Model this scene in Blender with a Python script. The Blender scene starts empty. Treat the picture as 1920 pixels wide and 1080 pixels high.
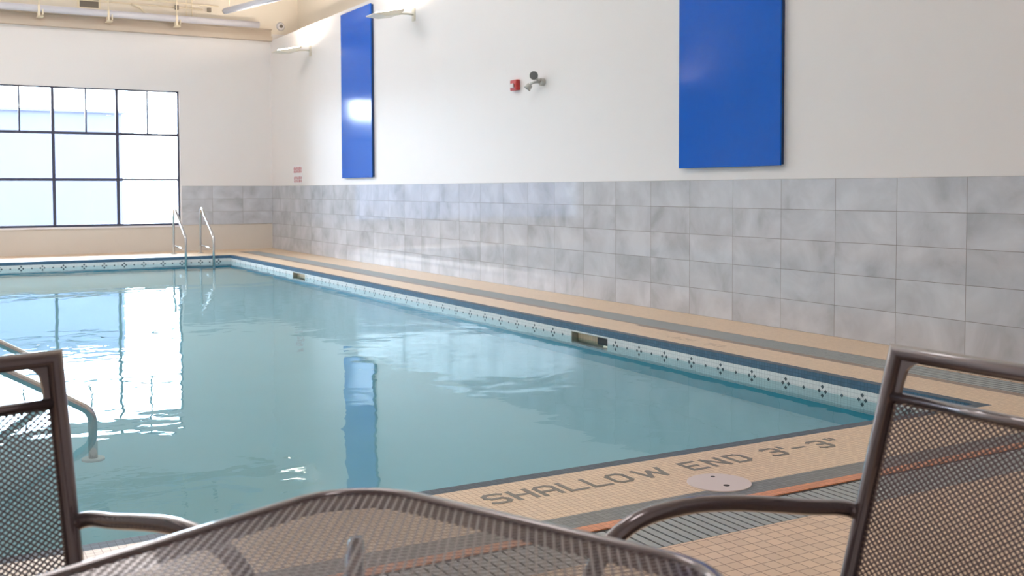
import bpy, bmesh, math, random
from mathutils import Vector, Matrix
random.seed(7)
SC = bpy.context.scene
COL = SC.collection
D = 6.209      # right wall
YF = 20.43     # far wall
XL = -2.82     # left wall
YB = -3.0      # back wall
P = 4.893      # right pool edge
PL = -0.90     # left pool edge
PN, PF = 3.629, 18.63
TW = 1.2266    # tile wainscot top
TH = TW / 5
ZL = 4.06      # top of the furred lower wall
ZC = 5.4
WZ = -0.108    # water level

# ------------------------------------------------------------------ materials
def new_mat(name):
    m = bpy.data.materials.new(name); m.use_nodes = True
    nt = m.node_tree
    return m, nt, nt.nodes['Principled BSDF']

def srgb(r, g, b):
    f = lambda c: (c/255/12.92) if c/255 <= .04045 else ((c/255+.055)/1.055)**2.4
    return (f(r), f(g), f(b), 1)

def plain(name, col, rough=.5, metal=0., noise=0., nscale=8., spec=.5, coat=0., bump=0.):
    m, nt, b = new_mat(name)
    b.inputs['Roughness'].default_value = rough
    b.inputs['Metallic'].default_value = metal
    b.inputs['Specular IOR Level'].default_value = spec
    b.inputs['Coat Weight'].default_value = coat
    b.inputs['Base Color'].default_value = col
    tc = nt.nodes.new('ShaderNodeTexCoord')
    n = nt.nodes.new('ShaderNodeTexNoise'); n.inputs['Scale'].default_value = nscale
    n.inputs['Detail'].default_value = 4
    nt.links.new(tc.outputs['Object'], n.inputs['Vector'])
    if noise:
        mx = nt.nodes.new('ShaderNodeMix'); mx.data_type = 'RGBA'
        mx.inputs['A'].default_value = tuple(c*(1-noise) for c in col[:3])+(1,)
        mx.inputs['B'].default_value = tuple(min(1, c*(1+noise)) for c in col[:3])+(1,)
        nt.links.new(n.outputs['Fac'], mx.inputs['Factor'])
        nt.links.new(mx.outputs['Result'], b.inputs['Base Color'])
    if bump:
        bp = nt.nodes.new('ShaderNodeBump'); bp.inputs['Strength'].default_value = 1
        bp.inputs['Distance'].default_value = bump
        nt.links.new(n.outputs['Fac'], bp.inputs['Height'])
        nt.links.new(bp.outputs['Normal'], b.inputs['Normal'])
    return m

def mapped(nt, plane, off=(0, 0)):
    """object coordinates of the given plane as x,y"""
    tc = nt.nodes.new('ShaderNodeTexCoord')
    s = nt.nodes.new('ShaderNodeSeparateXYZ'); nt.links.new(tc.outputs['Object'], s.inputs[0])
    c = nt.nodes.new('ShaderNodeCombineXYZ')
    for k, ax in enumerate(plane):
        a = nt.nodes.new('ShaderNodeMath'); a.operation = 'SUBTRACT'
        nt.links.new(s.outputs[ax], a.inputs[0]); a.inputs[1].default_value = off[k]
        nt.links.new(a.outputs[0], c.inputs[k])
    return c.outputs[0]

def mosaic(name, col, grout, size=.0254, plane='XY', rough=.4, var=.06, mortar=.0016, off=(0, 0), spec=.5):
    m, nt, b = new_mat(name)
    v = mapped(nt, plane, off)
    br = nt.nodes.new('ShaderNodeTexBrick')
    br.offset = 0; br.squash = 1
    nt.links.new(v, br.inputs['Vector'])
    br.inputs['Scale'].default_value = 1
    br.inputs['Brick Width'].default_value = size
    br.inputs['Row Height'].default_value = size
    br.inputs['Mortar Size'].default_value = mortar
    br.inputs['Mortar Smooth'].default_value = .2
    br.inputs['Color1'].default_value = tuple(c*(1-var) for c in col[:3])+(1,)
    br.inputs['Color2'].default_value = tuple(min(1, c*(1+var)) for c in col[:3])+(1,)
    br.inputs['Mortar'].default_value = grout
    nt.links.new(br.outputs['Color'], b.inputs['Base Color'])
    b.inputs['Roughness'].default_value = rough
    b.inputs['Specular IOR Level'].default_value = spec
    return m

def marble_tile(name, plane, off):
    m, nt, b = new_mat(name)
    v = mapped(nt, plane, off)
    br = nt.nodes.new('ShaderNodeTexBrick'); br.offset = 0; br.squash = 1
    nt.links.new(v, br.inputs['Vector'])
    br.inputs['Scale'].default_value = 1
    br.inputs['Brick Width'].default_value = .5843
    br.inputs['Row Height'].default_value = TH
    br.inputs['Mortar Size'].default_value = .0022
    br.inputs['Mortar Smooth'].default_value = .1
    br.inputs['Color1'].default_value = (0, 0, 0, 1)
    br.inputs['Color2'].default_value = (1, 1, 1, 1)
    br.inputs['Mortar'].default_value = (.5, .5, .5, 1)
    w = nt.nodes.new('ShaderNodeMath'); w.operation = 'MULTIPLY'; w.inputs[1].default_value = 37
    nt.links.new(br.outputs['Color'], w.inputs[0])
    n = nt.nodes.new('ShaderNodeTexNoise'); n.noise_dimensions = '4D'
    n.inputs['Scale'].default_value = 2.4; n.inputs['Detail'].default_value = 5
    n.inputs['Roughness'].default_value = .55; n.inputs['Distortion'].default_value = .6
    nt.links.new(v, n.inputs['Vector']); nt.links.new(w.outputs[0], n.inputs['W'])
    r = nt.nodes.new('ShaderNodeValToRGB')
    r.color_ramp.elements[0].position = .28; r.color_ramp.elements[0].color = srgb(164, 168, 174)
    r.color_ramp.elements[1].position = .66; r.color_ramp.elements[1].color = srgb(206, 210, 218)
    e = r.color_ramp.elements.new(.45); e.color = srgb(188, 192, 200)
    nt.links.new(n.outputs['Fac'], r.inputs[0])
    mx = nt.nodes.new('ShaderNodeMix'); mx.data_type = 'RGBA'
    nt.links.new(br.outputs['Fac'], mx.inputs['Factor'])
    nt.links.new(r.outputs[0], mx.inputs['A']); mx.inputs['B'].default_value = srgb(140, 137, 138)
    nt.links.new(mx.outputs['Result'], b.inputs['Base Color'])
    b.inputs['Roughness'].default_value = .065
    b.inputs['Specular IOR Level'].default_value = .55
    bp = nt.nodes.new('ShaderNodeBump'); bp.inputs['Distance'].default_value = .0008; bp.invert = True
    nt.links.new(br.outputs['Fac'], bp.inputs['Height']); nt.links.new(bp.outputs['Normal'], b.inputs['Normal'])
    return m

def emit(name, col, s):
    m = bpy.data.materials.new(name); m.use_nodes = True
    nt = m.node_tree; nt.nodes.clear()
    e = nt.nodes.new('ShaderNodeEmission'); e.inputs[0].default_value = col; e.inputs[1].default_value = s
    o = nt.nodes.new('ShaderNodeOutputMaterial'); nt.links.new(e.outputs[0], o.inputs[0])
    return m

def glass_pane(name, tint, gloss_rough=.0):
    m = bpy.data.materials.new(name); m.use_nodes = True
    nt = m.node_tree; nt.nodes.clear()
    t = nt.nodes.new('ShaderNodeBsdfTransparent'); t.inputs[0].default_value = tint
    g = nt.nodes.new('ShaderNodeBsdfGlossy'); g.inputs['Roughness'].default_value = gloss_rough
    f = nt.nodes.new('ShaderNodeFresnel'); f.inputs[0].default_value = 1.45
    mx = nt.nodes.new('ShaderNodeMixShader')
    nt.links.new(f.outputs[0], mx.inputs[0]); nt.links.new(t.outputs[0], mx.inputs[1]); nt.links.new(g.outputs[0], mx.inputs[2])
    o = nt.nodes.new('ShaderNodeOutputMaterial'); nt.links.new(mx.outputs[0], o.inputs[0])
    return m

def water_mat():
    m = bpy.data.materials.new('pool_water'); m.use_nodes = True
    nt = m.node_tree; nt.nodes.clear(); L = nt.links.new
    tc = nt.nodes.new('ShaderNodeTexCoord')
    def noise(scale, detail, sx=1, sy=1, dist=0.):
        mp = nt.nodes.new('ShaderNodeMapping'); mp.inputs['Scale'].default_value = (sx, sy, 1)
        L(tc.outputs['Object'], mp.inputs[0])
        n = nt.nodes.new('ShaderNodeTexNoise'); n.inputs['Scale'].default_value = scale
        n.inputs['Detail'].default_value = detail; n.inputs['Distortion'].default_value = dist
        L(mp.outputs[0], n.inputs['Vector']); return n.outputs['Fac']
    def mul(a, b):
        k = nt.nodes.new('ShaderNodeMath'); k.operation = 'MULTIPLY'
        L(a, k.inputs[0])
        if isinstance(b, float): k.inputs[1].default_value = b
        else: L(b, k.inputs[1])
        return k.outputs[0]
    def add(a, b):
        k = nt.nodes.new('ShaderNodeMath'); k.operation = 'ADD'; L(a, k.inputs[0]); L(b, k.inputs[1]); return k.outputs[0]
    swell = mul(noise(1.1, 1, 1, 1, .3), .0060)
    mid = mul(noise(3.2, 1.5, 1, 1, .5), .0023)
    fine = noise(11, 2, .6, 1, .4)
    patch = noise(.33, 1)
    rp = nt.nodes.new('ShaderNodeMapRange'); rp.inputs['From Min'].default_value = .5; rp.inputs['From Max'].default_value = .68
    L(patch, rp.inputs['Value'])
    h = add(add(swell, mid), add(mul(mul(fine, rp.outputs[0]), .0013), mul(fine, .00022)))
    bp = nt.nodes.new('ShaderNodeBump'); bp.inputs['Strength'].default_value = 1; bp.inputs['Distance'].default_value = 1
    L(h, bp.inputs['Height'])
    t = nt.nodes.new('ShaderNodeBsdfTransparent'); t.inputs[0].default_value = (.73, .88, .90, 1)
    g = nt.nodes.new('ShaderNodeBsdfGlossy'); g.inputs['Roughness'].default_value = 0.012; g.inputs[0].default_value = (.87, .97, 1, 1)
    L(bp.outputs['Normal'], g.inputs['Normal'])
    f = nt.nodes.new('ShaderNodeFresnel'); f.inputs[0].default_value = 1.22
    mx = nt.nodes.new('ShaderNodeMixShader')
    L(f.outputs[0], mx.inputs[0]); L(t.outputs[0], mx.inputs[1]); L(g.outputs[0], mx.inputs[2])
    o = nt.nodes.new('ShaderNodeOutputMaterial'); L(mx.outputs[0], o.inputs[0])
    return m

M = {}
M['paint'] = plain('white_wall_paint', srgb(238, 235, 235), .55, noise=.01, nscale=3)
M['ceiling'] = plain('ceiling_paint', srgb(238, 235, 232), .7)
M['sill'] = plain('beige_base_tile', srgb(214, 208, 200), .4, noise=.02)
M['deck'] = mosaic('beige_mosaic', srgb(230, 206, 176), srgb(190, 154, 120), rough=.38)
M['deck2'] = mosaic('beige_floor_tile', srgb(226, 200, 172), srgb(165, 132, 108), size=.051, rough=.4, mortar=.0022)
M['gray'] = mosaic('grey_mosaic', srgb(122, 124, 122), srgb(92, 94, 92), rough=.4, var=.12)
M['taupe'] = mosaic('taupe_mosaic', srgb(150, 128, 110), srgb(110, 96, 84), rough=.4, var=.12)
M['orange'] = mosaic('orange_mosaic', srgb(214, 142, 100), srgb(180, 118, 84), rough=.4, var=.12)
M['coping'] = mosaic('slate_blue_coping_tile', srgb(84, 96, 108), srgb(66, 76, 86), rough=.55, spec=.2, var=.12)
M['copx'] = mosaic('slate_blue_coping_side_yz', srgb(66, 98, 124), srgb(52, 80, 100), plane='YZ', rough=.25, var=.12)
M['copy'] = mosaic('slate_blue_coping_side_xz', srgb(66, 98, 124), srgb(52, 80, 100), plane='XZ', rough=.25, var=.12)
M['wtx'] = mosaic('white_waterline_yz', srgb(226, 230, 230), srgb(196, 202, 204), plane='YZ', rough=.25, var=.03)
M['wty'] = mosaic('white_waterline_xz', srgb(226, 230, 230), srgb(196, 202, 204), plane='XZ', rough=.25, var=.03)
M['teal'] = plain('teal_band_tile', srgb(36, 166, 186), .3, noise=.08, nscale=20)
M['plaster'] = plain('pale_blue_pool_plaster', srgb(168, 204, 216), .7, noise=.05, nscale=1.6)
M['motif'] = plain('dark_motif_tile', srgb(70, 84, 92), .3)
M['letter'] = mosaic('dark_letter_mosaic', srgb(112, 106, 94), srgb(94, 88, 78), rough=.4, var=.1)
M['faint'] = plain('worn_brown_mosaic', srgb(186, 162, 136), .4)
M['tile_r'] = marble_tile('marble_tile_yz', 'YZ', (5.261, 0))
M['tile_f'] = marble_tile('marble_tile_xz', 'XZ', (D, .0))
M['black'] = plain('black_void', (.01, .01, .012, 1), .6)
M['slat'] = plain('grey_plastic_slat', srgb(158, 164, 164), .45, noise=.04, nscale=14)
M['frame'] = plain('dark_navy_frame', srgb(72, 74, 92), .35, metal=.2)
M['pane'] = glass_pane('window_glass', (.96, .98, 1, 1))
M['blue'] = plain('glossy_blue_panel', srgb(0, 86, 186), .12, spec=.2, noise=.01, nscale=2)
M['bluedark'] = plain('panel_edge', srgb(10, 44, 92), .4)
M['steel'] = plain('brushed_stainless', (.62, .62, .62, 1), .2, metal=1, noise=.04, nscale=30)
M['bronze'] = plain('dark_bronze_metal', srgb(92, 82, 86), .2, metal=.6, noise=.05, nscale=60, coat=1)
M['mesh'] = plain('dark_bronze_mesh', srgb(98, 86, 90), .3, metal=.6, noise=.05, nscale=60, coat=.3)
M['red'] = plain('red_plastic', srgb(170, 30, 30), .35)
M['lens'] = plain('clear_lens', srgb(235, 225, 225), .15)
M['lgray'] = plain('light_grey_plastic', srgb(190, 190, 186), .4)
M['dgray'] = plain('grey_lamp_glass', srgb(110, 112, 114), .2)
M['signw'] = plain('white_sign_board', srgb(238, 236, 240), .4)
M['signr'] = plain('red_sign_print', srgb(196, 84, 100), .5)
M['lid'] = plain('white_plastic_lid', srgb(222, 208, 204), .4, noise=.02)
M['sconce'] = plain('white_enamel', srgb(226, 220, 206), .35)
M['lamp'] = emit('sconce_lamp', (1, .85, .71, 1), 210)
M['clamp'] = emit('ceiling_lamp', (1, .93, .90, 1), 10.5)  # glow of the added overhead fill lights
M['beam'] = plain('beige_steel', srgb(196, 182, 166), .5)
M['duct'] = plain('pale_grey_duct', srgb(212, 212, 222), .4)
M['cream'] = plain('cream_paint', srgb(240, 228, 204), .5)
M['cream2'] = plain('warm_cream_paint', srgb(236, 227, 213), .6)  # guessed cream for upper walls, with warm lamp light put into the colour
M['grille'] = plain('dark_grille', srgb(120, 112, 102), .5)
M['facade'] = plain('pale_blue_facade', srgb(62, 64, 74), .7, noise=.1, nscale=.6, spec=0)
M['ground'] = plain('light_ground', srgb(225, 228, 232), .8)
M['skim'] = plain('skimmer_plastic', srgb(172, 166, 154), .4)
M['water'] = water_mat()

# ------------------------------------------------------------------ mesh helpers
class MB:
    def __init__(s, *mats):
        s.bm = bmesh.new(); s.mats = list(mats)
    def box(s, x0, x1, y0, y1, z0, z1, mi=0, sides=None):
        v = [s.bm.verts.new(p) for p in ((x0,y0,z0),(x1,y0,z0),(x1,y1,z0),(x0,y1,z0),(x0,y0,z1),(x1,y0,z1),(x1,y1,z1),(x0,y1,z1))]
        fs = [(0,3,2,1),(4,5,6,7),(0,1,5,4),(1,2,6,5),(2,3,7,6),(3,0,4,7)]
        for f in fs:
            fc = s.bm.faces.new([v[i] for i in f]); fc.material_index = mi
    def hexa(s, pts, mi=0):
        v = [s.bm.verts.new(p) for p in pts]
        for f in [(0,3,2,1),(4,5,6,7),(0,1,5,4),(1,2,6,5),(2,3,7,6),(3,0,4,7)]:
            fc = s.bm.faces.new([v[i] for i in f]); fc.material_index = mi
    def bar(s, a, b, w, h, up=(0, 0, 1), mi=0):
        a, b, up = Vector(a), Vector(b), Vector(up)
        t = (b-a).normalized(); sd = t.cross(up).normalized(); u = sd.cross(t).normalized()
        sd *= w/2; u *= h/2
        s.hexa([a-sd-u, a+sd-u, b+sd-u, b-sd-u, a-sd+u, a+sd+u, b+sd+u, b-sd+u], mi)
    def prism(s, pts2, z0, z1, mi=0, frame=None):
        fr = frame or (lambda x, y, z: (x, y, z))
        lo = [s.bm.verts.new(fr(x, y, z0)) for x, y in pts2]
        hi = [s.bm.verts.new(fr(x, y, z1)) for x, y in pts2]
        n = len(lo)
        f = s.bm.faces.new(hi); f.material_index = mi
        f = s.bm.faces.new(lo[::-1]); f.material_index = mi
        for i in range(n):
            f = s.bm.faces.new((lo[i], lo[(i+1) % n], hi[(i+1) % n], hi[i])); f.material_index = mi
    def tube(s, path, r, n=10, closed=False, mi=0, square=0., ry=None, up=None):
        path = [Vector(p) for p in path]; N = len(path); rings = []
        nrm = None
        for i, p in enumerate(path):
            if closed: t = (path[(i+1) % N]-path[i-1]).normalized()
            elif i == 0: t = (path[1]-p).normalized()
            elif i == N-1: t = (p-path[i-1]).normalized()
            else: t = ((path[i+1]-p).normalized()+(p-path[i-1]).normalized()).normalized()
            if up is not None: nrm = Vector(up)
            if nrm is None:
                nrm = Vector((0, 0, 1)) if abs(t.z) < .9 else Vector((1, 0, 0))
            nrm = (nrm-t*nrm.dot(t)).normalized(); bn = t.cross(nrm)
            k = 1.
            if 0 < i < N-1 or closed:
                a = path[(i+1) % N]-p; b = p-path[i-1]
                if a.length and b.length: k = 1/max(.5, math.cos(a.angle(b)/2))
            ring = []
            for j in range(n):
                th = 2*math.pi*(j+.5)/n; c, sn = math.cos(th), math.sin(th)
                if square:
                    q = max(abs(c), abs(sn)); m_ = 1+(1/q-1)*square; c *= m_; sn *= m_
                ring.append(s.bm.verts.new(p+nrm*c*(ry or r)+bn*sn*r*(k if square else 1)))
            rings.append(ring)
        M_ = N if closed else N-1
        for i in range(M_):
            a, b = rings[i], rings[(i+1) % N]
            for j in range(n):
                f = s.bm.faces.new((a[j], a[(j+1) % n], b[(j+1) % n], b[j])); f.material_index = mi; f.smooth = True
        if not closed:
            s.bm.faces.new(rings[0][::-1]).material_index = mi; s.bm.faces.new(rings[-1]).material_index = mi
    def cyl(s, c, axis, r, h, n=24, mi=0, r2=None):
        axis = Vector(axis).normalized(); c = Vector(c)
        nr = axis.orthogonal().normalized(); bn = axis.cross(nr)
        r2 = r if r2 is None else r2
        A = [s.bm.verts.new(c+(nr*math.cos(2*math.pi*j/n)+bn*math.sin(2*math.pi*j/n))*r) for j in range(n)]
        B = [s.bm.verts.new(c+axis*h+(nr*math.cos(2*math.pi*j/n)+bn*math.sin(2*math.pi*j/n))*r2) for j in range(n)]
        s.bm.faces.new(A[::-1]).material_index = mi; s.bm.faces.new(B).material_index = mi
        for j in range(n):
            f = s.bm.faces.new((A[j], A[(j+1) % n], B[(j+1) % n], B[j])); f.material_index = mi; f.smooth = n > 8
    def build(s, name, parent=None, bevel=0., loc=None):
        bmesh.ops.recalc_face_normals(s.bm, faces=s.bm.faces)
        me = bpy.data.meshes.new(name); s.bm.to_mesh(me); s.bm.free()
        for m in s.mats: me.materials.append(m)
        o = bpy.data.objects.new(name, me); COL.objects.link(o)
        if parent:
            o.parent = parent
            o.matrix_parent_inverse = Matrix()
            # parts are modelled in the thing's own frame
        if loc: o.location = loc
        if bevel:
            b = o.modifiers.new('bevel', 'BEVEL'); b.width = bevel; b.segments = 2; b.limit_method = 'ANGLE'
        return o

def tag(o, label=None, cat=None, group=None, kind=None):
    if label: o['label'] = label
    if cat: o['category'] = cat
    if group: o['group'] = group
    if kind: o['kind'] = kind
    return o

def thing(name, label, cat, loc=(0, 0, 0), rz=0., group=None):
    o = bpy.data.objects.new(name, None); COL.objects.link(o)
    o.empty_display_size = .1
    o.location = loc; o.rotation_euler = (0, 0, rz)
    return tag(o, label, cat, group)

def struct(mb, name, parent=None):
    o = mb.build(name, parent)
    if not parent: o['kind'] = 'structure'
    return o

# ------------------------------------------------------------------ setting: floor
fl = MB(M['deck'], M['deck2'], M['gray'], M['orange'], M['taupe'], M['coping'], M['black'])
zb = -.14
def slab(x0, x1, y0, y1, mi, z1=0.): fl.box(x0, x1, y0, y1, -.0005 if mi == 5 else zb, z1, mi)
GN0, GN1 = 2.667, 2.897          # near grate
GR0, GR1 = 5.375, 5.665          # right grate
YGE = 19.6                        # far end of right grate
cw = .066
# near deck
slab(XL, D, YB, GN0, 1)
slab(XL, GR0, GN0, GN1, 6, -.05)
slab(XL, GR0-.03, GN1, 2.914, 6, -.004)
slab(XL, GR0-.03, 2.914, 2.971, 3)
slab(XL, GR0-.03, 2.971, 3.092, 2)
slab(XL, GR0-.03, 3.092, PN-cw, 0)
slab(PL-cw, P+cw, PN-cw, PN, 5)
fl.box(PL-cw, P+cw, PN-cw, PN-.03, zb, -.0005, 0)
slab(XL, PL-cw, PN-cw, PF+cw, 0)
slab(PL-cw, PL, PN, PF, 5)
# right deck
slab(P+cw, 5.30, PN-cw, PF+cw, 0)
slab(P, P+cw, PN, PF, 5)
slab(5.30, 5.345, PN-cw, 7.2, 4); slab(5.30, 5.345, 7.2, 8.1, 0); slab(5.30, 5.345, 8.1, YGE, 4)
slab(5.345, GR0, GN0, YGE, 4)
slab(GR0, GR1, GN0, YGE, 6, -.05)
slab(GR1, D, GN0, YF, 0)
slab(5.30, GR1, YGE, YF, 0)
# far deck
slab(PL-cw, P+cw, PF, PF+cw, 5)
slab(XL, 5.30, PF+cw, YF, 0)
struct(fl, 'floor')

# pool basin
DEP = -1.02
pb = MB(M['copx'], M['copy'], M['wtx'], M['wty'], M['teal'], M['plaster'], M['skim'], M['black'])
zs = [(-.052, 0.), (-.185, -.052), (-.290, -.185), (None, -.290)]
T = .12
def depth(y): return -.290+.05*max(0, min(1, (y-4)/12))
def wall_x(x0, x1, y0, y1):
    for k, (a, b) in enumerate(zs):
        pb.box(x0, x1, y0, y1, -1.7 if a is None else a, b if b < 0 else -.001, (0, 2, 4, 5)[k])
def wall_y(x0, x1, y0, y1):
    for k, (a, b) in enumerate(zs):
        pb.box(x0, x1, y0, y1, -1.7 if a is None else a, b if b < 0 else -.001, (1, 3, 4, 5)[k])
# right wall with two skimmer mouths
SK = [(7.02, 7.56), (14.565, 15.12)]
SZ0, SZ1 = -.165, -.062
ys = [PN, SK[0][0], SK[0][1], SK[1][0], SK[1][1], PF]
for i in range(5):
    y0, y1 = ys[i], ys[i+1]
    if i % 2 == 0: wall_x(P+.0002, P+T, y0, y1)
    else:
        pb.box(P+.0002, P+T, y0, y1, -.052, -.001, 0)
        pb.box(P+.0002, P+T, y0, y1, SZ1, -.052, 2)
        pb.box(P+.0002, P+T, y0, y1, -.185, SZ0, 2)
        pb.box(P+.0002, P+T, y0, y1, -.290, -.185, 4)
        pb.box(P+.0002, P+T, y0, y1, -1.7, -.290, 5)
wall_x(PL-T, PL-.0005, PN, PF)
wall_y(PL-T, P+T, PF+.0005, PF+T)
wall_y(PL-T, P+T, PN-T, PN-.0005)
for i in range(20):
    a, b = PN+(PF-PN)*i/20, PN+(PF-PN)*(i+1)/20
    za, zb_ = depth(a), depth(b)
    pb.hexa([(PL,a,-1.75),(P,a,-1.75),(P,b,-1.75),(PL,b,-1.75),(PL,a,za),(P,a,za),(P,b,zb_),(PL,b,zb_)], 5)
basin = struct(pb, 'pool_basin')
# waterline motifs
mt = MB(M['motif'])
def dia(axis, u, z, r):
    e = .0012
    if axis == 'x':
        x = P
        pts = [(u, z-r), (u+r, z), (u, z+r), (u-r, z)]
        mt.prism(pts, 0, 1, 0, lambda a, b, c: (P-e*c+.0003, a, b))
    else:
        pts = [(u, z-r), (u+r, z), (u, z+r), (u-r, z)]
        mt.prism(pts, 0, 1, 0, lambda a, b, c: (a, PF-e*c+.0003, b))
y = 4.065
while y < PF-.1:
    if not any(a-.05 < y < b+.05 for a, b in SK):
        for du, dz in ((0, .028), (-.026, 0), (.026, 0), (0, -.028)): dia('x', y+du, -.108+dz, .0135)
    yy = y+.158
    if yy < PF-.05 and not any(a-.03 < yy < b+.03 for a, b in SK): dia('x', yy, -.108, .0125)
    y += .316
x = P-.2
mt2_start = True
while x > PL+.1:
    for du, dz in ((0, .03), (-.03, 0), (.03, 0), (0, -.03)): dia('y', x+du, -.108+dz, .018)
    dia('y', x-.158, -.108, .016)
    x -= .316
mt.build('waterline_motif', basin)

# skimmers (recess boxes behind the mouths)
for i, (a, b) in enumerate(SK):
    root = thing('pool_skimmer', ['wide skimmer mouth in the right waterline nearer the text end, black gap at its right', 'far skimmer mouth in the right waterline near the ladder corner'][i], 'skimmer', (P+T, (a+b)/2, -.11), 0, 'skimmer mouths in the waterline tile')
    hw = (b-a)/2
    q = MB(M['skim'])
    q.box(-T+.004, .02, hw-.006, hw, -.055, .047); q.box(-T+.004, .02, -hw, -hw+.006, -.055, .047)
    q.box(-T+.004, .02, -hw, hw, -.061, -.055); q.box(-T+.004, .02, -hw, hw, .041, .047)
    q.box(-.05 if i == 0 else -.03, .02, -hw+(.16 if i == 0 else .0), hw, -.055, .041)
    q.build('throat', root)
    q = MB(M['black']); q.box(-.10, -.09, -hw+.006, -hw+.17, -.022, .041)  # black plate paints the shade of the deeper throat
    if i == 0: q.build('weir_gap', root)
    else: q.bm.free()

# water
wt = MB(M['water'])
nx, ny = 2, 2
v = [wt.bm.verts.new(p) for p in ((PL+.0005, PN+.0005, WZ), (P-.0005, PN+.0005, WZ), (P-.0005, PF-.0005, WZ), (PL+.0005, PF-.0005, WZ))]
wt.bm.faces.new(v)
w = wt.build('pool_water')
tag(w, 'calm turquoise pool water reflecting the window and blue panel', 'water', kind='stuff')

# floor grates
gn = MB(M['slat'])
x = XL+.01
while x < GR0-.04:
    gn.box(x, x+.0305, GN0+.004, GN1-.004, -.028, -.001); x += .0395
gn.box(XL+.01, GR0-.01, GN0+.03, GN0+.05, -.05, -.028); gn.box(XL+.01, GR0-.01, GN1-.05, GN1-.03, -.05, -.028)
tag(gn.build('gutter_grate'), 'pale grey slatted gutter grate beside the near deck orange stripe', 'floor grate', 'slatted gutter grates in the deck')
gr = MB(M['slat'])
y = GN0+.01
while y < YGE-.04:
    gr.box(GR0+.004, GR1-.004, y, y+.0305, -.028, -.001); y += .0395
gr.box(GR0+.03, GR0+.05, GN0+.01, YGE-.01, -.05, -.028); gr.box(GR1-.05, GR1-.03, GN0+.01, YGE-.01, -.05, -.028)
tag(gr.build('gutter_grate'), 'long grey slatted gutter grate running along the tiled right wall', 'floor grate', 'slatted gutter grates in the deck')

# depth lettering
tl = .0245
LET = {
 'S': [[(3,3.7),(2.4,4),(.6,4),(0,3.4),(0,2.6),(.6,2),(2.4,2),(3,1.4),(3,.6),(2.4,0),(.6,0),(0,.3)]],
 'H': [[(0,0),(0,4)],[(3,0),(3,4)],[(0,2),(3,2)]],
 'A': [[(0,0),(0,3.3),(.7,4),(2.3,4),(3,3.3),(3,0)],[(0,1.6),(3,1.6)]],
 'L': [[(0,4),(0,0),(3,0)]],
 'O': [[(.7,0),(0,.7),(0,3.3),(.7,4),(2.3,4),(3,3.3),(3,.7),(2.3,0),(.7,0)]],
 'W': [[(0,4),(1,0),(2.5,3),(4,0),(5,4)]],
 'E': [[(3,4),(0,4),(0,0),(3,0)],[(0,2),(2.3,2)]],
 'N': [[(0,0),(0,4),(3,0),(3,4)]],
 'D': [[(0,0),(0,4),(2.2,4),(3,3.2),(3,.8),(2.2,0),(0,0)]],
 '3': [[(0,3.6),(.6,4),(2.4,4),(3,3.4),(3,2.6),(2.4,2),(1.1,2)],[(2.4,2),(3,1.4),(3,.6),(2.4,0),(.6,0),(0,.4)]],
 "'": [[(0,4.2),(0,3.1)]],
 '-': [[(0,2.2),(2.4,2.2)]],
 '"': [[(0,4.2),(0,3.1)],[(1.2,4.2),(1.2,3.1)]],
}
TXT = [('S',1.835),('H',1.945),('A',2.055),('L',2.170),('L',2.280),('O',2.390),('W',2.525),('E',2.765),('N',2.885),('D',3.010),('3',3.215),("'",3.325),('-',3.375),('3',3.495),('"',3.622)]
dm = thing('depth_marking', 'dark mosaic lettering SHALLOW END 3\'-3" set in the near beige deck', 'marking', (0, 0, 0))
for ch, x0 in TXT:
    tx = MB(M['letter'])
    nseg = 0
    for pl in LET[ch]:
        for (a, b), (c, d) in zip(pl, pl[1:]):
            p0 = Vector((x0+a*tl, 3.347+b*tl*1.08, 0)); p1 = Vector((x0+c*tl, 3.347+d*tl*1.08, 0))
            t = (p1-p0).normalized()*tl*.36
            nseg += 1; dz = Vector((0, 0, nseg*.00005)); tx.bar(p0-t+dz, p1+t+dz, tl*.8, .0016)
    tx.build('character', dm)
dm = thing('depth_marking', 'faint worn brown marking on the right deck between pool edge and grate', 'marking', (0, 0, 0))
random.seed(3)
yy = 6.50
for k in range(11):
    if k == 7: yy -= .09; 
    wdt = random.uniform(.022, .042)
    fx = MB(M['faint'])
    fx.box(5.085, 5.165, yy-wdt*.45, yy, -.0005, .0006) if k % 3 else fx.box(5.085, 5.105, yy-wdt, yy, -.0005, .0006)
    if k % 2: fx.box(5.145, 5.165, yy-wdt, yy, -.0005, .0006)
    yy -= .05
    fx.build('character', dm)

# skimmer lid
lid = thing('skimmer_lid', 'round pinkish white skimmer lid with two holes in the near deck', 'lid', (2.725, 3.148, 0))
q = MB(M['lid']); q.cyl((0, 0, -.004), (0, 0, 1), .125, .008, 64); q.build('cover', lid, bevel=.002)
q = MB(M['black']); q.cyl((-.008, -.052, .0035), (0, 0, 1), .0125, .0012, 24); q.build('finger_hole', lid)
q = MB(M['black']); q.cyl((.028, .07, .0035), (0, 0, 1), .009, .0012, 24); q.build('finger_hole', lid)

# ------------------------------------------------------------------ walls
wr = MB(M['paint'])
wr.box(D+.004, 6.95, YB, YF, 0, ZL)
WR = struct(wr, 'wall_right')
ti = MB(M['tile_r']); ti.box(D, D+.012, YB, YF, -.02, TW); ti.build('tile_wainscot', WR)
tag(WR.children[0], 'grey marbled tile wainscot')
q = MB(M['cream2']); q.box(6.77, 6.95, YB, YF+.3, ZL, ZC); struct(q, 'wall_right_upper')
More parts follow.
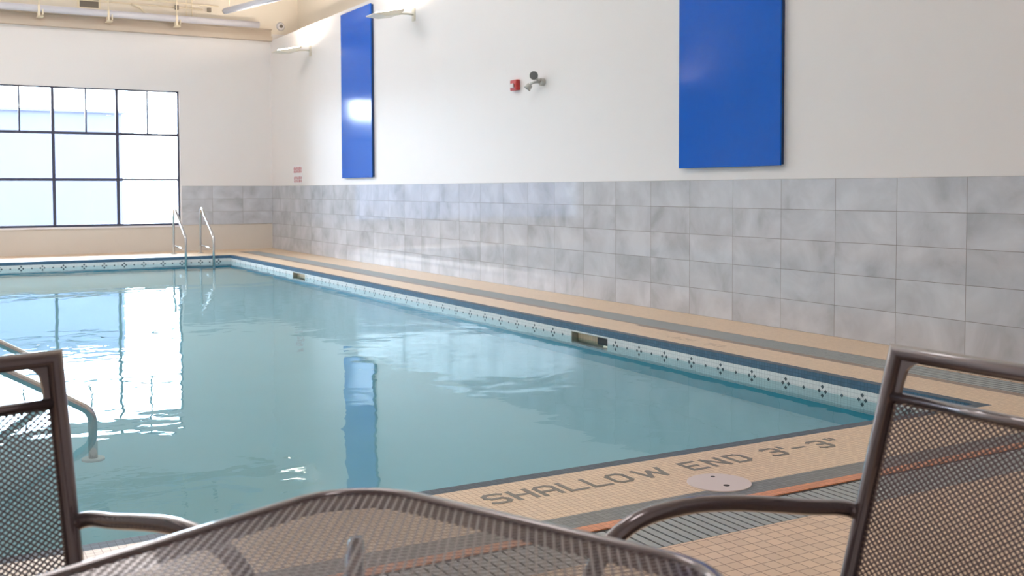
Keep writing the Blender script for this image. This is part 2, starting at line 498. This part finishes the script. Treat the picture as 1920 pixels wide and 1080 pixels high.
# far wall with window opening
OX0, OX1, OZ0, OZ1 = -1.03, 4.452, .487, 3.005
wf = MB(M['paint'], M['sill'], M['cream2'])
wf.box(XL-.2, OX0, YF, YF+.3, 0, 4.2); wf.box(OX1, 6.95, YF, YF+.3, .49, 4.2)
wf.box(XL-.2, 6.95, YF, YF+.3, 4.2, ZC, 2)
wf.box(OX1, 6.95, YF, YF+.3, 0, .49, 1)
wf.box(OX0, OX1, YF, YF+.3, 0, OZ0, 1); wf.box(OX0, OX1, YF, YF+.3, OZ1, 4.2)
WF = struct(wf, 'wall_far')
ti = MB(M['tile_f']); ti.box(OX1+.02, D+.001, YF-.012, YF+.004, .4906, TW)
tag(ti.build('tile_wainscot', WF), 'grey marbled tile wainscot')
q = MB(M['signw']); q.box(OX0-.0, OX1+.03, YF-.02, YF+.1, OZ0-.03, OZ0+.001); struct(q, 'trim_1')
q = MB(M['paint']); q.box(XL-.2, XL, YB, YF+.3, 0, ZC); struct(q, 'wall_left')
q = MB(M['paint']); q.box(XL-.2, 6.95, YB-.2, YB, 0, ZC); struct(q, 'wall_back')
q = MB(M['ceiling']); q.box(XL-.2, 6.95, YB-.2, YF+.3, ZC, ZC+.2); struct(q, 'ceiling')

# window
wn = MB(M['frame'])
FY0, FY1 = YF+.07, YF+.12
def hb(z, w, x0=OX0, x1=OX1): wn.box(x0, x1, FY0, FY1, z-w/2, z+w/2)
def vb(x, w, z0=OZ0, z1=OZ1): wn.box(x-w/2, x+w/2, FY0+.002, FY1+.002, z0, z1)
hb(OZ0+.022, .045); hb(OZ1-.012, .024); hb(1.345, .05); hb(2.185, .05)
vb(OX1-.015, .03); vb(OX0+.02, .04)
for x in (3.345, 2.255, 1.16, .065): vb(x, .052)
for x in (3.885, 2.81, 1.71, .61, -.48): vb(x, .03, 2.185)
WN = struct(wn, 'window_1')
q = MB(M['pane']); v = [q.bm.verts.new(p) for p in ((OX0, FY1-.02, OZ0), (OX1, FY1-.02, OZ0), (OX1, FY1-.02, OZ1), (OX0, FY1-.02, OZ1))]; q.bm.faces.new(v)
q.build('pane', WN)

# outside
q = MB(M['facade']); q.box(-16, 5.35, 32, 38, -.5, 3.35); q.box(-16, 5.45, 31.9, 38.1, 3.35, 3.42)
tag(q.build('neighbouring_building'), 'long pale blue building seen hazily through the far window', 'building')
q = MB(M['ground']); q.box(-30, 40, YF+.3, 70, -.7, -.5); struct(q, 'ground_outside')

# ------------------------------------------------------------------ blue panels
for (y0, y1, lab) in ((15.14, 16.43, 'tall glossy blue wall panel at the far end, bright window glare across it'),
                      (6.40, 7.705, 'large blue wall panel nearest the camera above the tiled wall')):
    r = thing('wall_panel', lab, 'wall panel', (D, (y0+y1)/2, 1.337), 0, 'blue wall panels')
    h = (y1-y0)/2
    q = MB(M['blue']); q.box(-.045, -.030, -h, h, 0, 2.65); q.build('face', r, bevel=.002)
    q = MB(M['bluedark']); q.box(-.030, .004, -h+.008, h-.008, .01, 2.64); q.build('backing_frame', r)

# ------------------------------------------------------------------ sconces
def sconce(x, y, z, sgn, lab):
    r = thing('wall_sconce', lab, 'wall lamp', (x, y, z), 0 if sgn < 0 else math.pi, 'uplight wall sconces')
    q = MB(M['sconce']); q.box(-.018, .003, -.045, .045, -.09, .09); q.build('wall_plate', r, bevel=.006)
    q = MB(M['sconce']); q.tube([(-.015, 0, .0), (-.10, 0, .005), (-.2, 0, .0), (-.27, 0, -.02)], .014, 10); q.build('arm', r)
    q = MB(M['sconce'])
    prof = [(-.22, .02), (-.30, -.045), (-.48, -.075), (-.66, -.06), (-.66, -.045), (-.22, .045)]
    q.prism([(a, b) for a, b in prof], -.16, .16, 0, lambda a, b, c: (a, c, b))
    hd = q.build('lamp_head', r, bevel=.006)
    q = MB(M['lamp'])
    q.hexa([(-.63, -.14, -.036), (-.25, -.14, .042), (-.25, .14, .042), (-.63, .14, -.036),
            (-.63, -.14, -.034), (-.25, -.14, .044), (-.25, .14, .044), (-.63, .14, -.034)])
    q.build('lens', hd)
    return r
SCN = [(18.05, 'small white uplight sconce on the right wall nearest the far corner'),
       (13.65, 'white uplight sconce on the right wall between the two blue panels'),
       (9.2, 'white uplight sconce high on the right wall above the red strobe'),
       (4.8, 'white uplight sconce on the right wall closest to the camera')]
for y, lab in SCN: sconce(D+.004, y, 3.60, -1, lab)
LSC = [(18.05, 'uplight sconce on the left wall near the far window'), (13.65, 'uplight sconce, second from far end of left wall'),
       (9.2, 'uplight sconce, third from far end of left wall'), (4.8, 'uplight sconce on left wall closest to the camera')]
for y, lab in LSC: sconce(XL, y, 3.60, 1, lab)

# added ceiling lights, out of view, for general fill
for i, (x, y) in enumerate([(1.7, 0.5), (1.7, 5.5), (1.7, 10.5), (1.7, 15.5)]):
    r = thing('ceiling_light', ['square ceiling light over the tables', 'square ceiling light over the shallow end', 'square ceiling light over mid pool', 'square ceiling light over the deep end'][i], 'ceiling light', (x, y, ZC))
    q = MB(M['cream']); w_ = (.54, .64, .84, 1.14)[i]; q.box(-w_, w_, -w_, w_, -.08, 0); q.build('housing', r)
    w_ = (.5, .6, .8, 1.1)[i]; q = MB(M['clamp']); q.box(-w_, w_, -w_, w_, -.09, -.079); q.build('diffuser', r)

# strobe
r = thing('fire_strobe', 'small red fire alarm strobe on the white wall', 'alarm', (D+.004, 10.765, 2.365))
q = MB(M['red']); q.box(-.055, 0, -.075, .075, -.062, .062); q.build('body', r, bevel=.01)
q = MB(M['lens']); q.box(-.078, -.055, -.03, .03, -.03, .018); q.build('lens', r, bevel=.006)
# emergency light
r = thing('emergency_light', 'small grey twin-head emergency light beside the red strobe', 'wall light', (D+.004, 10.16, 2.35))
q = MB(M['lgray']); q.cyl((0, 0, 0), (-1, 0, 0), .042, .05, 28); q.build('mount', r, bevel=.005)
q = MB(M['lgray']); q.tube([(-.05, .0, 0), (-.09, .05, .0), (-.10, .12, -.01)], .016); q.tube([(-.05, 0, 0), (-.09, 0, .03), (-.12, .03, .055)], .016); q.build('arm', r)
for (c, ax, rr) in (((-.10, .04, .075), (-.6, -.75, -.15), .05), ((-.09, .15, -.02), (-.5, .3, -.75), .042)):
    q = MB(M['lgray']); q.cyl(c, ax, rr*.75, .06, 24, r2=rr); h_ = q.build('lamp_head', r)
    q = MB(M['dgray']); q.cyl(Vector(c)+Vector(ax).normalized()*.06, ax, rr*.9, .004, 24); q.build('lens', h_)
# signs
r = thing('warning_sign', 'small white sign with two blocks of red print near the far corner', 'sign', (D+.004, 18.84, 1.27))
q = MB(M['signw']); q.box(-.006, 0, -.26, .26, 0, .335); q.build('board', r)
random.seed(5)
for (z0, hh, n) in ((.245, .048, 6), (.193, .042, 6), (.072, .05, 5), (.018, .042, 5)):
    q = MB(M['signr'])
    for k in range(n):
        a = -.23+k*.46/n
        q.box(-.0075, -.0055, a, a+.016, z0, z0+hh)
        if k % 2: q.box(-.0075, -.0055, a, a+.055, z0+hh-.012, z0+hh)
        if k % 3: q.box(-.0075, -.0055, a, a+.055, z0, z0+.012)
        q.box(-.0075, -.0055, a+.04, a+.055, z0, z0+hh)
    tag(q.build('print_line', r), 'line of red print')

# ------------------------------------------------------------------ far wall overhead steel, duct, pipes
q = MB(M['beam'])
q.box(XL, D, YF-.14, YF-.003, ZL-.015, ZL+.075); q.box(XL, D, YF-.07, YF-.003, ZL+.075, ZL+.2)
q.box(XL, D, YF-.14, YF-.003, ZL+.2, ZL+.215)
tag(q.build('steel_beam'), 'beige steel channel beam along the top of the far wall', 'beam')
r = thing('air_duct', 'pale lavender grey duct running along the far wall above the beam', 'duct', (0, 20.12, 4.31))
q = MB(M['duct']); q.tube([(XL, 0, 0), (5.9, 0, 0)], .062, 20); q.build('duct_run', r)
for x in (2.03, 3.17, 4.36):
    q = MB(M['cream']); q.box(x-.025, x+.01, -.07, .07, -.13, .06); q.box(x+.045, x+.065, -.06, .06, -.11, -.02); q.box(x-.03, x+.07, -.02, .20, -.14, -.125); q.build('bracket', r)
    q = MB(M['cream']); q.tube([(x, 0, .06), (x, 0, ZC-4.31)], .009, 8); q.build('hanger_rod', r)
r = thing('conduit_run', 'thin cream conduit with small fittings high on the far wall', 'conduit', (0, YF-.06, 4.53))
q = MB(M['cream']); q.tube([(XL, 0, .03), (4.9, 0, .03)], .012, 8); q.tube([(3.4, 0, .13), (5.2, 0, .11)], .012, 8)
q.tube([(3.6, 0, .03), (3.75, 0, -.02), (3.85, 0, -.12), (4.0, -.05, -.17)], .02, 8); q.tube([(2.05, 0, .03), (2.05, 0, .4)], .012, 8); q.build('pipe', r)
for x in (4.60, 4.70):
    q = MB(M['cream']); q.tube([(x, .0, -.28), (x, 0, ZC-4.53)], .010, 8); q.build('hanger_rod', r)
for x in (4.42, 5.02):
    q = MB(M['grille']); q.box(x-.03, x+.03, -.03, .03, -.01, .07); q.build('fitting', r)
r = thing('air_vent', 'small square dark vent grille with cream frame on the upper far wall', 'vent', (2.89, YF, 4.57))
q = MB(M['cream']); q.box(-.2, .2, -.02, 0, -.17, -.13); q.box(-.2, .2, -.02, 0, .13, .17); q.box(-.2, -.16, -.02, 0, -.13, .13); q.box(.16, .2, -.02, 0, -.13, .13); q.build('frame', r)
q = MB(M['grille']); q.box(-.16, .16, -.012, 0, -.13, .13)
for k in range(9): q.box(-.16, .16, -.018, -.010, -.12+k*.029, -.108+k*.029)
q.build('grille', r)
r = thing('strip_light', 'slanting grey tubular light fixture hanging under the ceiling at top', 'ceiling light', (0, 0, 0))
q = MB(M['duct']); q.tube([(4.93, 18.84, 4.31), (5.42, 16.8, 4.31)], .055, 16); q.build('tube_body', r)
q = MB(M['grille']); q.cyl((4.93, 18.84, 4.31), (-.24, 1, 0), .05, .03, 16); q.build('end_cap', r)
q = MB(M['cream']); q.tube([(4.96, 18.72, 4.36), (4.96, 18.72, ZC)], .008, 8); q.tube([(5.35, 17.1, 4.36), (5.35, 17.1, ZC)], .008, 8); q.build('hanger_rod', r)
r = thing('smoke_detector', 'small white round detector on the upper far wall by the corner', 'detector', (6.42, YF, 4.36))
q = MB(M['signw']); q.cyl((0, 0, 0), (0, -1, 0), .085, .04, 28, r2=.06); q.build('housing', r)
q = MB(M['grille']); q.cyl((0, -.04, 0), (0, -1, 0), .035, .01, 20); q.build('sensor', r)

# ------------------------------------------------------------------ pool ladder
def smooth(pts, it=3):
    pts = [Vector(p) for p in pts]
    for _ in range(it):
        o = [pts[0]]
        for a, b in zip(pts, pts[1:]): o += [a*.75+b*.25, a*.25+b*.75]
        pts = o+[pts[-1]]
    return pts
r = thing('pool_ladder', 'stainless pool ladder with two arched rails at the far end', 'ladder', (4.35, 19.0, 0))
for x in (-.24, .235):
    q = MB(M['steel'])
    q.tube(smooth([(x, .5, 0), (x, .5, .45), (x, .46, .72), (x, .40, .83), (x, .28, .80), (x, .18, .70), (x, -.33, .42), (x, -.46, .33), (x, -.46, .1)], 2)+[Vector((x, -.46, -.235))], .022, 12)
    q.tube([(x, .5, .15), (x, -.46, .12)], .014, 10)
    q.cyl((x, .5, 0), (0, 0, 1), .05, .012, 24)
    q.build('rail', r)
for z in (-.20,):
    q = MB(M['steel']); q.box(-.24, .235, -.50, -.42, z-.015, z+.015); q.build('rung', r)

# handrails
for yh, lab, zf in ((5.93, 'stainless handrail descending into the pool, bend visible right of left chair', -.285), (7.38, 'farther stainless handrail behind the top corner of left chair', -.285)):
    r = thing('pool_handrail', lab, 'handrail', (.816, yh, 0), 0, 'handrails at the pool steps')
    q = MB(M['steel'])
    sl = .59
    pts = [(-2.1, 0, 0), (-2.1, 0, .75), (-2.06, 0, .93), (-1.9, 0, .95), (-1.45, 0, .84), (-.06, 0, .02), (0, 0, -.035), (0, 0, -.13)]
    q.tube(smooth(pts, 2)+[Vector((0, 0, -.275))], .0235, 14); q.build('rail_tube', r)
    q = MB(M['lid']); q.cyl((0, 0, -.284), (0, 0, 1), .058, .014, 28); q.build('flange', r)

# ------------------------------------------------------------------ metal mesh generator
def clip(poly, p, d):
    """clip infinite line p+t d by a convex polygon"""
    t0, t1 = -1e9, 1e9
    n = len(poly)
    for i in range(n):
        a = poly[i]; b = poly[(i+1) % n]
        ex, ey = b[0]-a[0], b[1]-a[1]
        nx_, ny_ = -ey, ex      # inward normal for ccw
        den = nx_*d[0]+ny_*d[1]; num = nx_*(p[0]-a[0])+ny_*(p[1]-a[1])
        if abs(den) < 1e-12:
            if num < 0: return None
            continue
        t = -num/den
        if den > 0: t0 = max(t0, t)
        else: t1 = min(t1, t)
    return (t0, t1) if t1-t0 > .003 else None

def lattice(mb, poly, angs, pitch, w, th, fr, segs=1):
    cx = sum(p[0] for p in poly)/len(poly); cy = sum(p[1] for p in poly)/len(poly)
    R = max(math.hypot(p[0]-cx, p[1]-cy) for p in poly)
    for k, a in enumerate(angs):
        d = (math.cos(a), math.sin(a)); nn = (-d[1], d[0])
        off = (k-.5)*.0003
        i = -int(R/pitch)-1
        while i*pitch <= R:
            p = (cx+nn[0]*i*pitch, cy+nn[1]*i*pitch); i += 1
            c = clip(poly, p, d)
            if not c: continue
            for s_ in range(segs):
                ta = c[0]+(c[1]-c[0])*s_/segs; tb = c[0]+(c[1]-c[0])*(s_+1)/segs
                pts = []
                for z in (-th/2+off, th/2+off):
                    for t, sg in ((ta, -1), (ta, 1), (tb, 1), (tb, -1)):
                        pts.append(fr(p[0]+d[0]*t+nn[0]*sg*w/2, p[1]+d[1]*t+nn[1]*sg*w/2, z))
                mb.hexa(pts)

def rrect(hx, hy, r, n=10):
    o = []
    for cx, cy, a0 in ((hx-r, hy-r, 0), (-hx+r, hy-r, 90), (-hx+r, -hy+r, 180), (hx-r, -hy+r, 270)):
        for k in range(n+1):
            a = math.radians(a0+90*k/n); o.append((cx+r*math.cos(a), cy+r*math.sin(a)))
    return o

# ------------------------------------------------------------------ table
TA = math.atan2(.39, .92)
table = thing('mesh_table', 'dark bronze mesh-top patio table with rounded corners in the foreground', 'table', (.395, 1.036, 0), TA)
HS, TR = .325, .125
TZ = .715
rim = rrect(HS-.009, HS-.009, TR-.009, 14)
q = MB(M['bronze']); q.tube([(a, b, TZ) for a, b in rim], .0105, 12, closed=True, square=.3, ry=.009, up=(0, 0, 1))
q.build('rim', table)
q = MB(M['bronze'])
inn = rrect(HS-.018, HS-.018, TR-.018, 14); inn2 = rrect(HS-.021, HS-.021, TR-.021, 14)
n_ = len(inn)
for i in range(n_):
    a, b, c, d = inn[i], inn[(i+1) % n_], inn2[(i+1) % n_], inn2[i]
    q.hexa([(a[0],a[1],TZ-.017),(b[0],b[1],TZ-.017),(c[0],c[1],TZ-.017),(d[0],d[1],TZ-.017),(a[0],a[1],TZ),(b[0],b[1],TZ),(c[0],c[1],TZ),(d[0],d[1],TZ)])
q.build('apron', table)
q = MB(M['mesh'])
lattice(q, rrect(HS-.012, HS-.012, TR-.012, 8), (math.radians(36), math.radians(-36)), .0108, .0032, .0013, lambda x, y, z: (x, y, TZ+.003+z))
tag(q.build('tabletop', table), 'expanded metal mesh top')
for sx in (-1, 1):
    for sy in (-1, 1):
        q = MB(M['bronze'])
        a = HS-.085
        q.tube(smooth([(sx*.10, sy*.10, TZ-.035), (sx*(a-.04), sy*(a-.04), TZ-.035), (sx*a, sy*a, TZ-.05), (sx*(a+.005), sy*(a+.005), TZ-.12), (sx*(a-.01), sy*(a-.01), .35), (sx*(a+.03), sy*(a+.03), .0)], 2), .0125, 12)
        q.build('leg', table)
q = MB(M['bronze']); q.tube([(.10*math.cos(t*math.pi/12), .10*math.sin(t*math.pi/12), .34) for t in range(24)], .009, 8, closed=True)
for s_ in ((1, 1), (-1, 1), (1, -1), (-1, -1)): q.tube([(s_[0]*.07, s_[1]*.07, .34), (s_[0]*(HS-.097), s_[1]*(HS-.097), .34)], .009, 8)
q.build('stretcher', table)

# ------------------------------------------------------------------ chairs  (local +x = forward, y = sideways)
def make_chair(name, label, loc, rz, rc=.305):
    r = thing(name, label, 'chair', loc, rz, 'mesh armchairs at the table')
    W = .27
    def bf(z):      # back line: forward offset at height z
        return -.052+(.7-z)*rc if z > .43 else -.052+.27*rc
    B = M['bronze']
    zt = .888
    q = MB(B)
    half = [(bf(.43)+.005, .40), (bf(.47), .47), (bf(.62), .62), (bf(zt), zt)]
    q.tube([(f, -W, z) for f, z in half]+[(f, W, z) for f, z in half[::-1]], .0128, 8, square=.9, up=(1, 0, 0), ry=.0135)
    zb2 = zt-.068
    q.tube([(bf(zb2), -W, zb2), (bf(zb2), W, zb2)], .009, 8, square=.6, up=(0, 0, 1))
    for s_ in (-1, 1):
        y = s_*(W-.0125)
        q.prism([(y, zt-.01), (y-s_*.035, zt-.01), (y-s_*.02, zt-.016), (y-s_*.012, zt-.025), (y-s_*.009, zt-.045), (y-s_*.009, zb2), (y, zb2)], -.004, .004, 0, lambda a, b, c: (bf(b)+c, a, b))
    q.build('back_frame', r)
    q = MB(M['mesh'])
    y0 = W-.009
    lattice(q, [(-y0, .43), (y0, .43), (y0, zb2), (-y0, zb2)], (math.radians(39), math.radians(-39)), .0068, .0023, .0014,
            lambda a, b, c: (bf(b)-.045*(1-(a/W)**2)*.35+c, a, b), 5)
    tag(q.build('backrest', r), 'fine diamond metal mesh back')
    # seat
    q = MB(B)
    ring = [(.005, -W, .425), (.005, W, .425)]
    q.tube([(.005, -W, .425), (.44, -W, .435), (.485, -W, .42)], .011, 8)
    q.tube([(.005, W, .425), (.44, W, .435), (.485, W, .42)], .011, 8)
    q.tube([(.485, -W, .42), (.485, W, .42)], .011, 8); q.tube([(.005, -W, .42), (.005, W, .42)], .011, 8)
    q.build('seat_frame', r)
    q = MB(M['mesh'])
    lattice(q, [(.01, -W), (.48, -W), (.48, W), (.01, W)], (math.radians(50), math.radians(-50)), .0072, .0025, .0014,
            lambda a, b, c: (a, b, .432-.012*(1-(b/W)**2)+c), 3)
    q.build('seat', r)
    for s_ in (-1, 1):
        y = s_*(W+.022)
        q = MB(B)
        arm = smooth([(bf(.645)+.0, s_*(W+.004), .636), (-.02, y, .646), (.06, y, .658), (.15, y, .677), (.24, y, .693), (.32, y, .699), (.40, y, .690), (.455, y, .65), (.485, y, .57), (.48, y, .45)], 2)
        q.tube(arm, .0125, 12); q.build('armrest', r)
        q = MB(B); q.tube([(.48, y, .45), (.48, y, .3), (.51, y, .0)], .0115, 12); q.build('leg', r)
        q = MB(B); q.tube(smooth([(bf(.47), s_*(W+.012), .46), (.015, s_*(W+.012), .38), (-.05, s_*(W+.012), .15), (-.10, s_*(W+.012), 0)], 2), .0115, 12); q.build('leg', r)
    k = 1.08
    zz = lambda z: 1.15-(1.15-z)*k
    for o in r.children:
        for v in o.data.vertices:
            v.co.x *= k; v.co.y *= k
            v.co.z = zz(v.co.z) if v.co.z > .3 else v.co.z*zz(.3)/.3
    r.location.x *= k; r.location.y *= k
    return r
WV = .27
# right chair: faces -X, its visible side post stands at Y = 1.15
make_chair('patio_chair', 'dark mesh armchair at the right edge, its back towards the camera side', (1.255, 1.15-WV, 0), math.pi)
fa = math.atan2(-.96, .27)
fwd = Vector((math.cos(fa), math.sin(fa))); side = Vector((-fwd.y, fwd.x))
topL = Vector((.205, 1.78))
org = topL+fwd*.10-side*WV+Vector((-.018, .0100))
make_chair('patio_chair', 'dark mesh armchair at the left edge, facing across the table', (org.x, org.y, 0), fa, .2)

# ------------------------------------------------------------------ light
w = bpy.data.worlds.new('sky'); SC.world = w; w.use_nodes = True
bg = w.node_tree.nodes['Background']
bg.inputs[0].default_value = (.75, .87, 1.0, 1); bg.inputs[1].default_value = 34.0
pl = bpy.data.lights.new('window_portal', 'AREA'); pl.shape = 'RECTANGLE'; pl.size = OX1-OX0; pl.size_y = OZ1-OZ0
pl.cycles.is_portal = True
po = bpy.data.objects.new('window_portal', pl); COL.objects.link(po)
po.location = ((OX0+OX1)/2, YF+.14, (OZ0+OZ1)/2); po.rotation_euler = (math.radians(-90), 0, 0)

# ------------------------------------------------------------------ camera
F, yaw, pit, roll, cyp = 1979.25, .5183, .0421, .0027, 438.15
cam = bpy.data.cameras.new('camera'); co = bpy.data.objects.new('camera', cam); COL.objects.link(co)
cam.sensor_width = 36; cam.lens = F*36/1920
cam.shift_y = -(540-cyp)/1920
cam.clip_start = .05; cam.clip_end = 200
fw = Vector((math.sin(yaw)*math.cos(pit), math.cos(yaw)*math.cos(pit), -math.sin(pit)))
rt = Vector((math.cos(yaw), -math.sin(yaw), 0)); up = rt.cross(fw)
rt2 = rt*math.cos(roll)+up*math.sin(-roll)*-1*-1
cr, sr = math.cos(roll), math.sin(roll)
rt2 = rt*cr-up*sr; up2 = rt*sr+up*cr
co.matrix_world = Matrix(((rt2.x, up2.x, -fw.x, 0), (rt2.y, up2.y, -fw.y, 0), (rt2.z, up2.z, -fw.z, 1.15), (0, 0, 0, 1)))
cam.dof.use_dof = True; cam.dof.focus_distance = 4.6; cam.dof.aperture_fstop = 6.7
SC.camera = co

SC.view_settings.view_transform = 'Standard'; SC.view_settings.look = 'None'
SC.view_settings.gamma = 1; SC.view_settings.use_curve_mapping = False
SC.view_settings.exposure = 0.04
SC.cycles.max_bounces = 10; SC.cycles.transparent_max_bounces = 24
SC.cycles.diffuse_bounces = 6; SC.cycles.glossy_bounces = 5
SC.cycles.sample_clamp_indirect = 6
